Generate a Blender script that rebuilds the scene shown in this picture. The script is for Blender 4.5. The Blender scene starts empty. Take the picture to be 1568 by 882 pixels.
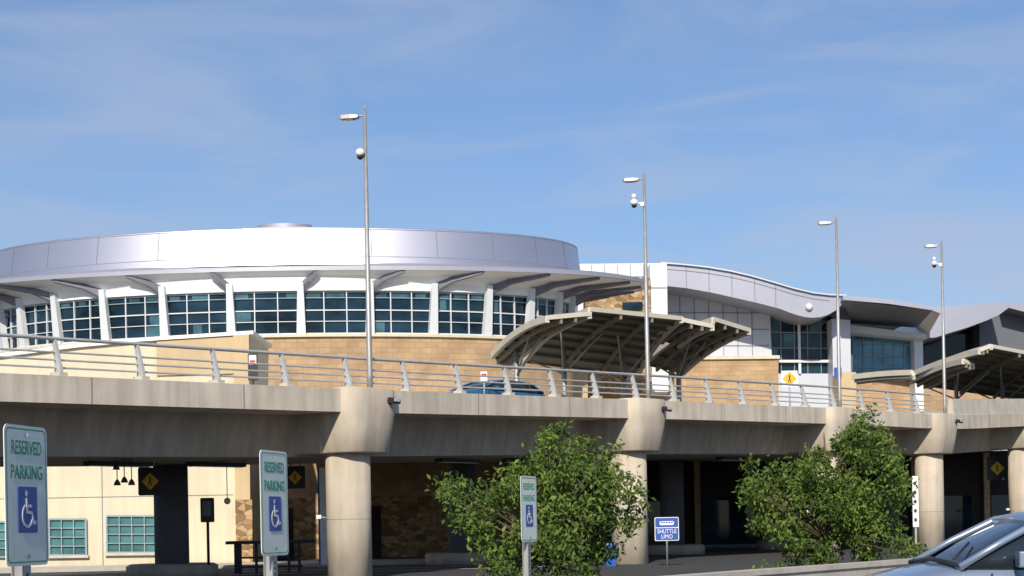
import bpy, bmesh, math, random
import numpy as np
from mathutils import Vector, Matrix
random.seed(7); rng=np.random.default_rng(11)
F=2600.0; HX=784.0; HY=805.0; ROLL=math.radians(1.1); EYE=1.6
cr,sr=math.cos(ROLL),math.sin(ROLL)
def P(px,py,d):
    dx=px-HX; dy=HY-py
    lx=dx*cr+dy*sr; ly=-dx*sr+dy*cr
    return Vector((lx/F*d,d,EYE+ly/F*d))
def proj(v):
    lx=v[0]/v[1]*F; ly=(v[2]-EYE)/v[1]*F
    return (HX+lx*cr-ly*sr, HY-(lx*sr+ly*cr))
# ---------------------------------------------------------------- materials
def newmat(name):
    m=bpy.data.materials.new(name); m.use_nodes=True
    return m,m.node_tree,m.node_tree.nodes["Principled BSDF"]
def pbr(name,col,rough=0.7,metal=0.0,nscale=2.0,namt=0.12,bump=0.0,bscale=30.0,streak=0.0,spec=0.5):
    m,nt,b=newmat(name); N=nt.nodes; L=nt.links
    tc=N.new("ShaderNodeTexCoord")
    n1=N.new("ShaderNodeTexNoise"); n1.inputs["Scale"].default_value=nscale; n1.inputs["Detail"].default_value=6
    L.new(tc.outputs["Object"],n1.inputs["Vector"])
    mr=N.new("ShaderNodeMapRange"); mr.inputs[1].default_value=0.3; mr.inputs[2].default_value=0.7
    mr.inputs[3].default_value=1-namt; mr.inputs[4].default_value=1+namt
    L.new(n1.outputs["Fac"],mr.inputs[0])
    val=mr.outputs[0]
    if streak>0:
        mp=N.new("ShaderNodeMapping"); mp.inputs["Scale"].default_value=(2.2,2.2,0.18)
        n2=N.new("ShaderNodeTexNoise"); n2.inputs["Scale"].default_value=1.3; n2.inputs["Detail"].default_value=5
        L.new(tc.outputs["Object"],mp.inputs["Vector"]); L.new(mp.outputs[0],n2.inputs["Vector"])
        m2=N.new("ShaderNodeMapRange"); m2.inputs[1].default_value=0.35; m2.inputs[2].default_value=0.65
        m2.inputs[3].default_value=1-streak; m2.inputs[4].default_value=1+streak*0.4
        L.new(n2.outputs["Fac"],m2.inputs[0])
        mm=N.new("ShaderNodeMath"); mm.operation='MULTIPLY'; L.new(val,mm.inputs[0]); L.new(m2.outputs[0],mm.inputs[1]); val=mm.outputs[0]
    vm=N.new("ShaderNodeVectorMath"); vm.operation='SCALE'; vm.inputs[0].default_value=col[:3]
    L.new(val,vm.inputs["Scale"]); L.new(vm.outputs[0],b.inputs["Base Color"])
    b.inputs["Roughness"].default_value=rough; b.inputs["Metallic"].default_value=metal
    b.inputs["Specular IOR Level"].default_value=spec
    if bump>0:
        n3=N.new("ShaderNodeTexNoise"); n3.inputs["Scale"].default_value=bscale
        L.new(tc.outputs["Object"],n3.inputs["Vector"])
        bp=N.new("ShaderNodeBump"); bp.inputs["Strength"].default_value=bump; bp.inputs["Distance"].default_value=0.02
        L.new(n3.outputs["Fac"],bp.inputs["Height"]); L.new(bp.outputs[0],b.inputs["Normal"])
    return m
def brick(name,c1,c2,cm,w,h,rough=0.85):
    m,nt,b=newmat(name); N=nt.nodes; L=nt.links
    tc=N.new("ShaderNodeTexCoord"); sx=N.new("ShaderNodeSeparateXYZ"); cx=N.new("ShaderNodeCombineXYZ")
    L.new(tc.outputs["Object"],sx.inputs[0]); 
    L.new(sx.outputs[0],cx.inputs[0]); L.new(sx.outputs[2],cx.inputs[1])
    br=N.new("ShaderNodeTexBrick"); br.inputs["Scale"].default_value=1.0
    br.inputs["Brick Width"].default_value=w; br.inputs["Row Height"].default_value=h; br.inputs["Mortar Size"].default_value=0.012
    br.inputs["Color1"].default_value=(*c1,1); br.inputs["Color2"].default_value=(*c2,1); br.inputs["Mortar"].default_value=(*cm,1)
    L.new(cx.outputs[0],br.inputs["Vector"])
    n=N.new("ShaderNodeTexNoise"); n.inputs["Scale"].default_value=0.8; n.inputs["Detail"].default_value=5
    L.new(tc.outputs["Object"],n.inputs["Vector"])
    mr=N.new("ShaderNodeMapRange"); mr.inputs[1].default_value=.3; mr.inputs[2].default_value=.7; mr.inputs[3].default_value=.8; mr.inputs[4].default_value=1.15
    L.new(n.outputs["Fac"],mr.inputs[0])
    vm=N.new("ShaderNodeVectorMath"); vm.operation='SCALE'; L.new(br.outputs["Color"],vm.inputs[0]); L.new(mr.outputs[0],vm.inputs["Scale"])
    L.new(vm.outputs[0],b.inputs["Base Color"]); b.inputs["Roughness"].default_value=rough
    return m
def stone(name):
    m,nt,b=newmat(name); N=nt.nodes; L=nt.links
    tc=N.new("ShaderNodeTexCoord"); mp=N.new("ShaderNodeMapping"); mp.inputs["Scale"].default_value=(1,1,1.8); L.new(tc.outputs["Object"],mp.inputs[0])
    v=N.new("ShaderNodeTexVoronoi"); v.inputs["Scale"].default_value=2.4
    L.new(mp.outputs[0],v.inputs["Vector"])
    cr_=N.new("ShaderNodeValToRGB"); e=cr_.color_ramp.elements
    e[0].position=0; e[0].color=(.20,.12,.065,1); e[1].position=1; e[1].color=(.55,.41,.24,1)
    x=cr_.color_ramp.elements.new(.5); x.color=(.40,.25,.12,1)
    sp=N.new("ShaderNodeSeparateColor"); L.new(v.outputs["Color"],sp.inputs[0]); L.new(sp.outputs[0],cr_.inputs[0])
    v2=N.new("ShaderNodeTexVoronoi"); v2.feature='DISTANCE_TO_EDGE'; v2.inputs["Scale"].default_value=2.4
    L.new(mp.outputs[0],v2.inputs["Vector"])
    mr=N.new("ShaderNodeMapRange"); mr.inputs[1].default_value=0.0; mr.inputs[2].default_value=.08; mr.inputs[3].default_value=.55; mr.inputs[4].default_value=1
    L.new(v2.outputs[0],mr.inputs[0])
    vm=N.new("ShaderNodeVectorMath"); vm.operation='SCALE'; L.new(cr_.outputs[0],vm.inputs[0]); L.new(mr.outputs[0],vm.inputs["Scale"])
    L.new(vm.outputs[0],b.inputs["Base Color"]); b.inputs["Roughness"].default_value=.9
    return m
def glassm(name,c,rough=.06,var=.5,spec=.5):
    m,nt,b=newmat(name); N=nt.nodes; L=nt.links
    tc=N.new("ShaderNodeTexCoord"); mp=N.new("ShaderNodeMapping"); mp.inputs["Scale"].default_value=(.5,.5,.9)
    n=N.new("ShaderNodeTexNoise"); n.inputs["Scale"].default_value=1.0; n.inputs["Detail"].default_value=3
    L.new(tc.outputs["Object"],mp.inputs[0]); L.new(mp.outputs[0],n.inputs["Vector"])
    mr=N.new("ShaderNodeMapRange"); mr.inputs[1].default_value=.35; mr.inputs[2].default_value=.65; mr.inputs[3].default_value=1-var; mr.inputs[4].default_value=1+var
    L.new(n.outputs["Fac"],mr.inputs[0])
    vm=N.new("ShaderNodeVectorMath"); vm.operation='SCALE'; vm.inputs[0].default_value=c; L.new(mr.outputs[0],vm.inputs["Scale"])
    L.new(vm.outputs[0],b.inputs["Base Color"]); b.inputs["Roughness"].default_value=rough; b.inputs["Specular IOR Level"].default_value=spec
    return m
M={}
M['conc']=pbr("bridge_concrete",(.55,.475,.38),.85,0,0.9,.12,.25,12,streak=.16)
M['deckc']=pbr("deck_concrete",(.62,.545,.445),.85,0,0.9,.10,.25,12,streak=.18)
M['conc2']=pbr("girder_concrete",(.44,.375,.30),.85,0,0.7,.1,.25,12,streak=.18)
M['concdk']=pbr("shaded_column_concrete",(.10,.10,.11),.8,0,1,.2)  # shade under the deck is put into this concrete colour
M['conclt']=pbr("light_concrete",(.56,.51,.44),.85,0,1.2,.12,.3,20,streak=.08)
M['cream']=pbr("cream_stucco",(.68,.61,.45),.85,0,.5,.06,.1,40,streak=.07)
M['tan']=pbr("tan_stucco",(.58,.44,.26),.85,0,.5,.08,.1,40,streak=.05)
M['brick']=brick("brown_brick",(.43,.28,.155),(.50,.35,.205),(.31,.21,.13),.6,.3)
M['stone']=stone("ledge_stone")
M['white']=pbr("white_panel",(.74,.75,.77),.55,0,.4,.04)
M['whitew']=pbr("white_frieze",(.88,.88,.86),.6,0,.4,.03)
M['panel']=pbr("blue_grey_panel",(.56,.59,.66),.45,.1,.3,.05)
M['drum']=pbr("brushed_metal_cladding",(.62,.60,.66),.38,.85,.25,.05)
M['ringm']=pbr("canopy_ring_metal",(.44,.44,.50),.4,.5,.25,.05)
M['roofm']=pbr("standing_seam_metal",(.36,.37,.44),.45,.4,.3,.06)
M['roofdk']=pbr("shaded_soffit_metal",(.13,.14,.17),.5,.3,.3,.08)  # roof metal with the shade of the undersides painted in
M['seam']=pbr("panel_joint",(.20,.20,.24),.7)
M['frame']=pbr("window_frame",(.66,.69,.72),.5,0,1,.03)
M['framedk']=pbr("window_frame_dark",(.27,.34,.38),.5)
M['glass']=glassm("tinted_glass",(.009,.028,.045),.05,.7,.3)
M['glassl']=glassm("blind_behind_glass",(.05,.12,.15),.1,.5,.3)
M['glasst']=glassm("teal_glass",(.06,.24,.36),.08,.4)
M['glasslow']=glassm("green_glass",(.07,.19,.20),.1,.35)
M['fin']=pbr("shaded_bracket_steel",(.17,.17,.21),.6)  # brackets' shadowed sides painted as dark steel; notice box reuses the grey
M['rail']=pbr("painted_rail",(.50,.50,.50),.5,.2,3,.08)
M['galv']=pbr("galvanised_steel",(.40,.40,.39),.5,.5,4,.12)
M['black']=pbr("black_metal",(.02,.02,.022),.5)
M['dark']=pbr("painted_dark_interior",(.035,.028,.024),.9,0,.6,.4)  # gloom of the recesses painted as a dark colour on solid boxes
M['asph']=pbr("asphalt",(.055,.054,.053),.95,0,1.5,.2,.5,60)
M['kerb']=pbr("kerb_concrete",(.45,.43,.39),.9,0,2,.1)
M['paint']=pbr("road_paint",(.75,.75,.72),.8,0,3,.12)
M['canopy']=pbr("canopy_panel",(.23,.215,.165),.6,.1,.8,.12)
M['canopytop']=pbr("canopy_edge_beam",(.60,.56,.46),.6,0,1,.06)
M['signw']=pbr("reflective_sign_white",(.78,.84,.76),.4,.0,14,.06)
M['signg']=pbr("sign_green",(.03,.30,.17),.5)
M['signb']=pbr("sign_blue",(.03,.09,.38),.45)
M['signy']=pbr("sign_yellow",(.80,.48,.02),.5)
M['signwhite']=pbr("sign_white",(.85,.85,.85),.5)
M['red']=pbr("sign_red",(.5,.04,.04),.5)
M['dome']=pbr("camera_housing",(.8,.8,.8),.3)
M['bluebin']=pbr("blue_plastic",(.02,.12,.5),.4)
M['tyre']=pbr("tyre_rubber",(.02,.02,.02),.85)
M['chrome']=pbr("chrome",(.7,.7,.72),.15,1)
M['carglass']=glassm("car_glass",(.02,.03,.04),.03,.2)
M['lens']=pbr("lamp_lens",(.75,.75,.72),.15)
M['bark']=pbr("bark",(.10,.075,.05),.9,0,8,.3,.6,20)
def carpaint(name,c):
    m=pbr(name,c,.28,.45,1,.02); m.node_tree.nodes["Principled BSDF"].inputs["Coat Weight"].default_value=.8; return m
M['carsil']=carpaint("car_paint_silver_blue",(.30,.37,.48))
M['carblue']=carpaint("car_paint_teal",(.04,.20,.36))
# ---------------------------------------------------------------- mesh builder
def group(name,loc=(0,0,0)):
    e=bpy.data.objects.new(name,None); e.location=loc; bpy.context.collection.objects.link(e); return e
class MB:
    def __init__(s): s.v=[]; s.f=[]; s.m=[]; s.mats=[]; s.sm=[]
    def mi(s,mat):
        if mat not in s.mats: s.mats.append(mat)
        return s.mats.index(mat)
    def add(s,vs,fs,mat,smooth=False):
        o=len(s.v); s.v+= [tuple(x) for x in vs]; k=s.mi(mat)
        for f in fs: s.f.append([i+o for i in f]); s.m.append(k); s.sm.append(smooth)
    def box(s,c,size,mat,ax=None,az=None):
        ax=Vector(ax if ax is not None else (1,0,0)).normalized(); az=Vector(az if az is not None else (0,0,1)).normalized(); ay=az.cross(ax).normalized()
        c=Vector(c); h=[q/2 for q in size]; vs=[]
        for i in (-1,1):
            for j in (-1,1):
                for k in (-1,1): vs.append(c+ax*h[0]*i+ay*h[1]*j+az*h[2]*k)
        s.add(vs,[(0,1,3,2),(4,6,7,5),(0,4,5,1),(2,3,7,6),(0,2,6,4),(1,5,7,3)],mat)
    def prism(s,pts,d,th,mat):
        a=[P(x,y,d) for x,y in pts]; b=[p+Vector((0,th,0)) for p in a]; n=len(a)
        s.add(a+b,[list(range(n))[::-1],list(range(n,2*n))]+[[i,(i+1)%n,n+(i+1)%n,n+i] for i in range(n)],mat)
    def tube(s,pts,rs,mat,n=8,cap=True):
        pts=[Vector(p) for p in pts]
        if not hasattr(rs,'__len__'): rs=[rs]*len(pts)
        vs=[];fs=[]
        for i,p in enumerate(pts):
            t=(pts[min(i+1,len(pts)-1)]-pts[max(i-1,0)]).normalized()
            u=t.cross(Vector((0,0,1)))
            if u.length<.05: u=t.cross(Vector((0,1,0)))
            u.normalize(); w=t.cross(u)
            for k in range(n):
                a=2*math.pi*k/n; vs.append(p+(u*math.cos(a)+w*math.sin(a))*rs[i])
        for i in range(len(pts)-1):
            for k in range(n): fs.append((i*n+k,i*n+(k+1)%n,(i+1)*n+(k+1)%n,(i+1)*n+k))
        s.add(vs,fs,mat,True)
        if cap:
            o=len(s.v)-len(vs); 
            s.f.append([o+k for k in range(n)][::-1]); s.m.append(s.mi(mat)); s.sm.append(False)
            s.f.append([o+(len(pts)-1)*n+k for k in range(n)]); s.m.append(s.mi(mat)); s.sm.append(False)
    def sphere(s,c,r,mat,nu=14,nv=9,sc=(1,1,1)):
        vs=[];fs=[]
        for j in range(nv+1):
            for i in range(nu):
                th=math.pi*j/nv; ph=2*math.pi*i/nu
                vs.append((c[0]+r*sc[0]*math.sin(th)*math.cos(ph),c[1]+r*sc[1]*math.sin(th)*math.sin(ph),c[2]+r*sc[2]*math.cos(th)))
        for j in range(nv):
            for i in range(nu): fs.append((j*nu+i,j*nu+(i+1)%nu,(j+1)*nu+(i+1)%nu,(j+1)*nu+i))
        s.add(vs,fs,mat,True)
    def rings(s,rings,mat,smooth=True,close=False):
        n=len(rings[0]); vs=[p for r in rings for p in r]; fs=[]
        for j in range(len(rings)-1):
            for i in range(n): fs.append((j*n+i,j*n+(i+1)%n,(j+1)*n+(i+1)%n,(j+1)*n+i))
        if close: fs.append(list(range(n))[::-1]); fs.append([(len(rings)-1)*n+i for i in range(n)])
        s.add(vs,fs,mat,smooth)
    def build(s,name,parent=None,bevel=0,loc=None):
        me=bpy.data.meshes.new(name); me.from_pydata(s.v,[],s.f)
        for m in s.mats: me.materials.append(m)
        for i,p in enumerate(me.polygons): p.material_index=s.m[i]; p.use_smooth=s.sm[i]
        bm=bmesh.new(); bm.from_mesh(me); bmesh.ops.recalc_face_normals(bm,faces=bm.faces); bm.to_mesh(me); bm.free()
        o=bpy.data.objects.new(name,me); bpy.context.collection.objects.link(o)
        if parent: o.parent=parent
        if loc is not None: o.location=loc
        if bevel>0:
            b=o.modifiers.new("bevel",'BEVEL'); b.width=bevel; b.segments=2; b.limit_method='ANGLE'
        return o
# ---------------------------------------------------------------- ground
g=MB(); g.add([(-1500,-400,0),(1500,-400,0),(1500,2500,0),(-1500,2500,0)],[(0,1,2,3)],M['asph']); g.build("ground")
# ---------------------------------------------------------------- bridge path
ctrl=[Vector((-42,3,4.3)),Vector((-30.3,21,5.0)),Vector((-18.6,36,5.55)),P(0,571,43.5),P(575,597,54.4),P(1001,613,67.4),P(1294,626,80.1),P(1455,635,88.3),P(1568,633,96.8),P(1760,628,114),P(1950,622,132)]
def catmull(c,per=24):
    out=[]
    for i in range(1,len(c)-2):
        p0,p1,p2,p3=c[i-1],c[i],c[i+1],c[i+2]
        for k in range(per):
            t=k/per
            out.append(.5*((2*p1)+(-p0+p2)*t+(2*p0-5*p1+4*p2-p3)*t*t+(-p0+3*p1-3*p2+p3)*t**3))
    out.append(c[-2].copy()); return out
path=catmull(ctrl)
cum=[0]
for a,b in zip(path,path[1:]): cum.append(cum[-1]+(b-a).length)
def at(s):
    s=max(0,min(cum[-1]-1e-3,s)); i=int(np.searchsorted(cum,s,side='right'))-1; i=min(i,len(path)-2)
    t=(s-cum[i])/(cum[i+1]-cum[i]); p=path[i].lerp(path[i+1],t)
    a=path[max(i-2,0)]; b=path[min(i+3,len(path)-1)]; d=(b-a); d.z=0; d.normalize()
    return p,d,Vector((-d.y,d.x,0))
def s_at_px(px,nof=0):
    def f(q):
        p,d,nn=at(q); return abs(proj(p+nn*nof)[0]-px)
    return min([k*.1 for k in range(200,int(cum[-1]*10))],key=f)
def sweep(mb,prof,mat,s0=0,s1=None,st=1.0):
    s1=cum[-1]-.1 if s1 is None else s1
    n=max(2,int((s1-s0)/st)); rs=[]
    for k in range(n+1):
        p,d,nn=at(s0+(s1-s0)*k/n)
        rs.append([p+nn*a+Vector((0,0,z)) for a,z in prof])
    mb.rings(rs,mat,False,True)
bridge=group("elevated_roadway")
b=MB()
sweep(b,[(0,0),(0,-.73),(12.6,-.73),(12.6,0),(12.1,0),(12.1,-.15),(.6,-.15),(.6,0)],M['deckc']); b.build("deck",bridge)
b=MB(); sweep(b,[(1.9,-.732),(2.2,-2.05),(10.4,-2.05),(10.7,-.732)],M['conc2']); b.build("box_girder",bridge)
b=MB(); sweep(b,[(.62,-.15),(12.08,-.15),(12.08,-.142),(.62,-.142)],M['asph']); b.build("road_surface",bridge)
b=MB(); sweep(b,[(12.2,.002),(12.55,.002),(12.5,.72),(12.25,.72)],M['conclt']); b.build("far_parapet",bridge)
b=MB()
s=4
while s<cum[-1]-3:
    p,d,nn=at(s); b.box(p+nn*-.002+Vector((0,0,-.365)),(.03,.012,.7),M['seam'],d); s+=5.45
b.build("fascia_joints",bridge)
colpx=[558,984,1281,1442]
scol=[s_at_px(x) for x in colpx]
pitch=scol[1]-scol[0]
scol_all=[scol[0]-2*pitch,scol[0]-pitch]+scol+[scol[3]+13,scol[3]+28]
def capring(c,d,nn,r,z,n=44,sq=4.5):
    out=[]
    for k in range(n):
        a=2*math.pi*k/n; ca,sa=math.cos(a),math.sin(a)
        q=(abs(ca)**sq+abs(sa)**sq)**(-1/sq)
        out.append(c+d*ca*q*r+nn*sa*q*r+Vector((0,0,z)))
    return out
for s in scol_all:
    p,d,nn=at(s); c=p+nn*.75; b=MB(); cc=c+d*.12
    b.rings([capring(cc,d,nn,1.17,.03),capring(cc,d,nn,1.2,.0),capring(cc,d,nn,1.2,-.75),capring(cc,d,nn,1.14,-1.2),capring(cc,d,nn,1.02,-1.98),capring(cc,d,nn,.98,-2.02)],M['conc'],True,True)
    o=b.build("column_capital",bridge)
    b=MB(); b.box(c+nn*5.2+Vector((0,0,-1.365)),(2.0,9.9,1.26),M['conc'],d); b.build("bent_cap",bridge)
    b=MB(); H=c.z-2.0
    b.tube([(c.x,c.y,-.3),(c.x,c.y,H)],[.72,.72],M['conc'],32)
    for hz in (1.9,):
        b.tube([(c.x,c.y,hz),(c.x,c.y,hz+.03)],[.724,.724],M['conc2'],32)
    b.build("column",bridge)
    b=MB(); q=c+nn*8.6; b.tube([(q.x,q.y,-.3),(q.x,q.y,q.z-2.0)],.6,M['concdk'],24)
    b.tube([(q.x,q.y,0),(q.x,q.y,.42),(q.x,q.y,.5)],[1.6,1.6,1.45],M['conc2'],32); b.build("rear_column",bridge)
    b=MB(); e=c-nn*1.25+d*.75+Vector((0,0,-.36))
    b.tube([e+nn*.15-Vector((0,0,.1)),e-nn*.05-Vector((0,0,.05))],.035,M['black'],8)
    b.box(e-nn*.12,(.36,.26,.15),M['black'],d,(.25,-.2,1)); b.box(e-nn*.26+Vector((0,0,.02)),(.3,.02,.11),M['lens'],d,(.25,-.2,1))
    b.build("spotlight",bridge)
    b=MB(); b.tube([(c.x-.6,c.y-.2,1.95),(c.x-.95,c.y-.3,2.0)],.03,M['galv'],6); b.box((c.x-.92,c.y-.33,2.0),(.16,.2,.12),M['white']); b.build("column_marker",bridge)
b=MB()
for px_,nf in ((180,5),(330,6),(700,5),(800,6),(1120,5)):
    p,d,nn=at(s_at_px(px_,nf)); c=p+nn*nf+Vector((0,0,-2.16)); b.box(c,(2.4,.35,.14),M['black'],d); b.box(c-Vector((0,0,.08)),(2.2,.25,.02),M['lens'],d)
b.build("under_deck_luminaires",bridge)
# railing
rail=MB(); s_end=s_at_px(1437)
for h,r in ((.24,.028),(.45,.028),(.66,.028)):
    pr=[(.30+.12*h+r*math.cos(a),h+r*math.sin(a)) for a in np.linspace(0,2*math.pi,8,endpoint=False)]
    sweep(rail,pr,M['rail'],0,s_end)
pr=[(.44+.075*math.cos(a),1.03+.05*math.sin(a)) for a in np.linspace(0,2*math.pi,10,endpoint=False)]
sweep(rail,pr,M['rail'],0,s_end)
rl=group("bridge_railing"); rail.build("rails",rl)
posts=MB(); s=s_at_px(100)
while s>2: s-=2.75
s+=2.75
while s<s_end:
    p,d,nn=at(s)
    prof=[(.10,0),(.42,0),(.40,.35),(.50,1.0),(.38,1.0),(.16,.3)]
    a=[p+nn*x+d*-.04+Vector((0,0,z)) for x,z in prof]; c=[q+d*.08 for q in a]; n=len(a)
    posts.add(a+c,[list(range(n))[::-1],list(range(n,2*n))]+[[i,(i+1)%n,n+(i+1)%n,n+i] for i in range(n)],M['rail'])
    posts.box(p+nn*.26+Vector((0,0,.05)),(.26,.4,.1),M['conclt'],d)
    s+=2.75
posts.build("posts",rl)
b=MB(); sweep(b,[(.05,.003),(.4,.003),(.33,.85),(.12,.85)],M['conclt'],s_at_px(1462)); b.build("near_parapet",bridge)
# ---------------------------------------------------------------- street lamps
for px,htop,cam in ((578,9.0,1),(1001,9.0,2),(1294,9.0,0),(1455,9.0,2)):
    s=s_at_px(px); p,d,nn=at(s); c=p+nn*.28
    e=group("street_lamp",c); b=MB()
    b.tube([(0,0,0),(0,0,.5),(0,0,htop)],[.10,.095,.055],M['galv'],12)
    b.box((0,0,.04),(.36,.36,.08),M['galv'],d)
    b.tube([(0,0,htop),(0,0,htop+.22)],[.02,.01],M['galv'],6)
    hd=Vector((-1,.25,0)).normalized()
    b.tube([(0,0,htop-.16),tuple(hd*.35+Vector((0,0,htop-.14)))],.03,M['galv'],8)
    b.build("pole",e)
    b=MB()
    cx=hd*.55; side=Vector((-hd.y,hd.x,0)); vs=[]
    for t,w,z0,z1 in ((-.34,.10,-.1,.0),(-.1,.17,-.13,.02),(.22,.17,-.12,.02),(.34,.12,-.06,.0)):
        for sg in (-1,1):
            vs.append(cx+hd*t+side*w*sg+Vector((0,0,htop-.12+z0))); vs.append(cx+hd*t+side*w*sg*.8+Vector((0,0,htop-.12+z1)))
    fs=[(0,2,3,1)]+[q for i in range(3) for q in ((4*i,4*i+4,4*i+6,4*i+2),(4*i+1,4*i+3,4*i+7,4*i+5),(4*i,4*i+1,4*i+5,4*i+4),(4*i+2,4*i+6,4*i+7,4*i+3))]+[(12,13,15,14)]
    b.add(vs,fs,M['galv']); b.box(cx+Vector((0,0,htop-.255)),(.3,.22,.02),M['lens'],hd); b.build("luminaire",e,.01)
    if cam:
        b=MB(); zc=htop-1.35 if cam==1 else htop-1.2
        off=Vector((-.16,-.1,0)) if cam==1 else Vector((-.42,-.05,.12))
        b.tube([(0,0,zc),tuple(off+Vector((0,0,zc)))],.035,M['dome'],8)
        b.sphere(off+Vector((0,-.02,zc-.02)),.15,M['dome'],sc=(1,1,.9)); b.sphere(off+Vector((0,-.02,zc-.14)),.11,M['black'])
        if cam==2: b.sphere(off+Vector((0,0,zc+.22)),.11,M['dome']); b.box((-.1,-.05,zc+.02),(.14,.12,.16),M['dome'])
        b.build("security_camera",e)
# ---------------------------------------------------------------- rotunda
RC=P(437,400,100); RCX,RCY=RC.x,100.0
rot=group("terminal_rotunda")
def ell(a,bb,z,n=192): return [Vector((RCX+a*math.sin(2*math.pi*k/n),RCY-bb*math.cos(2*math.pi*k/n),z)) for k in range(n)]
def ep(a,bb,ph,z=0): return Vector((RCX+a*math.sin(ph),RCY-bb*math.cos(ph),z))
def etan(a,bb,ph): return Vector((a*math.cos(ph),bb*math.sin(ph),0)).normalized()
def ellR(mb,lst,mat,smooth=True): mb.rings([ell(*q) for q in lst],mat,smooth)
b=MB(); ellR(b,[(16.85,8.55,3.3),(16.85,8.55,12.0)],M['brick']); b.build("brick_base",rot)
b=MB(); ellR(b,[(16.95,8.65,0),(16.95,8.65,3.3),(16.85,8.55,3.32)],M['stone'],False); b.build("stone_plinth",rot)
b=MB(); ellR(b,[(16.5,8.2,11.98),(17.02,8.72,11.98),(17.02,8.72,12.12),(16.5,8.2,12.12)],M['cream'],False); b.build("sill",rot)
b=MB(); ellR(b,[(16.55,8.25,12.1),(16.55,8.25,14.6)],M['glass']); b.build("clerestory_glass",rot)
b=MB(); ellR(b,[(16.5,8.2,14.5),(16.8,8.5,14.5),(16.85,8.52,14.9)],M['whitew'],False)
ellR(b,[(16.85,8.52,14.9),(17.9,8.60,15.28),(21.1,9.0,15.52)],M['whitew'],False); b.build("frieze",rot)
b=MB(); ellR(b,[(21.1,8.98,15.5),(21.35,9.05,15.5),(21.35,9.05,15.72),(20.9,9.0,15.8),(17.4,8.98,15.95)],M['ringm'],False); b.build("canopy_ring",rot)
b=MB(); ellR(b,[(17.47,9.13,15.8),(17.39,9.02,16.25)],M['drum']); b.build("drum_lower_cladding",rot)
b=MB(); ellR(b,[(17.385,9.01,16.25),(17.2,8.72,17.82)],M['drum']); b.build("drum_cladding",rot)
b=MB(); ellR(b,[(17.2,8.72,17.821),(17.1,8.6,17.87),(16.9,8.5,17.75)],M['ringm'],False); b.build("drum_coping",rot)
b=MB(); ellR(b,[(16.95,8.52,17.76),(10,5.2,18.15),(4.6,2.6,18.6),(4.6,2.6,19.0),(1.6,1.0,19.1),(1.6,1.0,19.5),(.01,.01,19.55)],M['roofm'],False); b.build("roof",rot)
b=MB(); ellR(b,[(17.40,9.03,16.23),(17.395,9.02,16.265)],M['seam'])
ellR(b,[(17.225,8.75,17.74),(17.225,8.745,17.77)],M['seam'])
pt=.2255
for k in range(-14,14):
    ph=(k+.5)*pt
    T=etan(17.3,9.1,ph)
    a0=ep(17.395,9.02,ph,16.27); a1=ep(17.225,8.745,ph,17.74); W=T*.02
    b.add([a0-W,a0+W,a1+W,a1-W],[(0,1,2,3)],M['seam'])
b.build("panel_joints",rot)
b=MB(); fr=MB(); fins=MB(); bl=MB(); rr=random.Random(5)
for k in range(-14,14):
    ph=(k+.5)*pt; T=etan(16.8,8.5,ph)
    a0=ep(16.7,8.4,ph,12.1); a1=ep(16.95,8.65,ph,14.9); Nn=Vector((T.y,-T.x,0))
    vs=[]
    for c,w in ((a0,.25),(a1,.16)):
        for sx_,sy_ in ((-1,-1),(1,-1),(1,1),(-1,1)): vs.append(c+T*w*sx_+Nn*.17*(-sy_))
    b.add(vs,[(0,1,2,3),(4,5,6,7),(0,1,5,4),(1,2,6,5),(2,3,7,6),(3,0,4,7)],M['frame'])
    ph2=ph*1.02+(.02 if ph>0 else -.02)
    p0=ep(16.8,8.5,ph,14.35); p1=ep(16.8,8.5,ph,14.85); p2=ep(17.9,8.6,ph2,15.26); p3=ep(20.9,8.98,ph2,15.5); p4=ep(20.9,8.98,ph2,15.36); p5=ep(18.0,8.9,ph2,14.95)
    W=T*.10; q=[p0,p5,p4,p3,p2,p1]; vs=[x-W for x in q]+[x+W for x in q]
    fins.add(vs,[[5,4,3,2,1,0],[6,7,8,9,10,11]]+[[i,(i+1)%6,6+(i+1)%6,6+i] for i in range(6)],M['fin'])
    for j in range(1,3):
        pm=ph+pt*j/3; Tm=etan(16.6,8.3,pm)
        fr.box(ep(16.6,8.3,pm,13.32),(.055,.12,2.45),M['frame'],Tm)
    for z,w in ((12.18,.09),(12.85,.035),(13.45,.06),(14.12,.04),(14.45,.09)):
        for j in range(3):
            pm=ph+pt*(j+.5)/3; Tm=etan(16.6,8.3,pm); L=(ep(16.6,8.3,ph+pt*(j+1)/3)-ep(16.6,8.3,ph+pt*j/3)).length
            fr.box(ep(16.6,8.3,pm,z),(L,.1,w),M['frame'] if z<14 else M['framedk'],Tm)
    for z0_,z1_ in ((12.2,12.85),(12.85,13.45),(13.45,14.12),(14.12,14.45)):
        for j in range(3):
            if rr.random()<(.75 if z0_>14 else .13):
                fa=rr.uniform(0,.4); fb=rr.uniform(.6,1)
                A0=ph+pt*(j+fa)/3; A1=ph+pt*(j+fb)/3
                bl.add([ep(16.572,8.272,A0,z0_),ep(16.572,8.272,A1,z0_),ep(16.572,8.272,A1,z1_),ep(16.572,8.272,A0,z1_)],[(0,1,2,3)],M['glassl'])
b.build("pilasters",rot); fr.build("mullions",rot); fins.build("brackets",rot); bl.build("window_blinds",rot)
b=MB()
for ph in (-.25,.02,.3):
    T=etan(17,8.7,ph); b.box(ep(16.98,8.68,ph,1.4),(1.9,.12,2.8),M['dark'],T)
b.build("doorways",rot)
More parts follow.
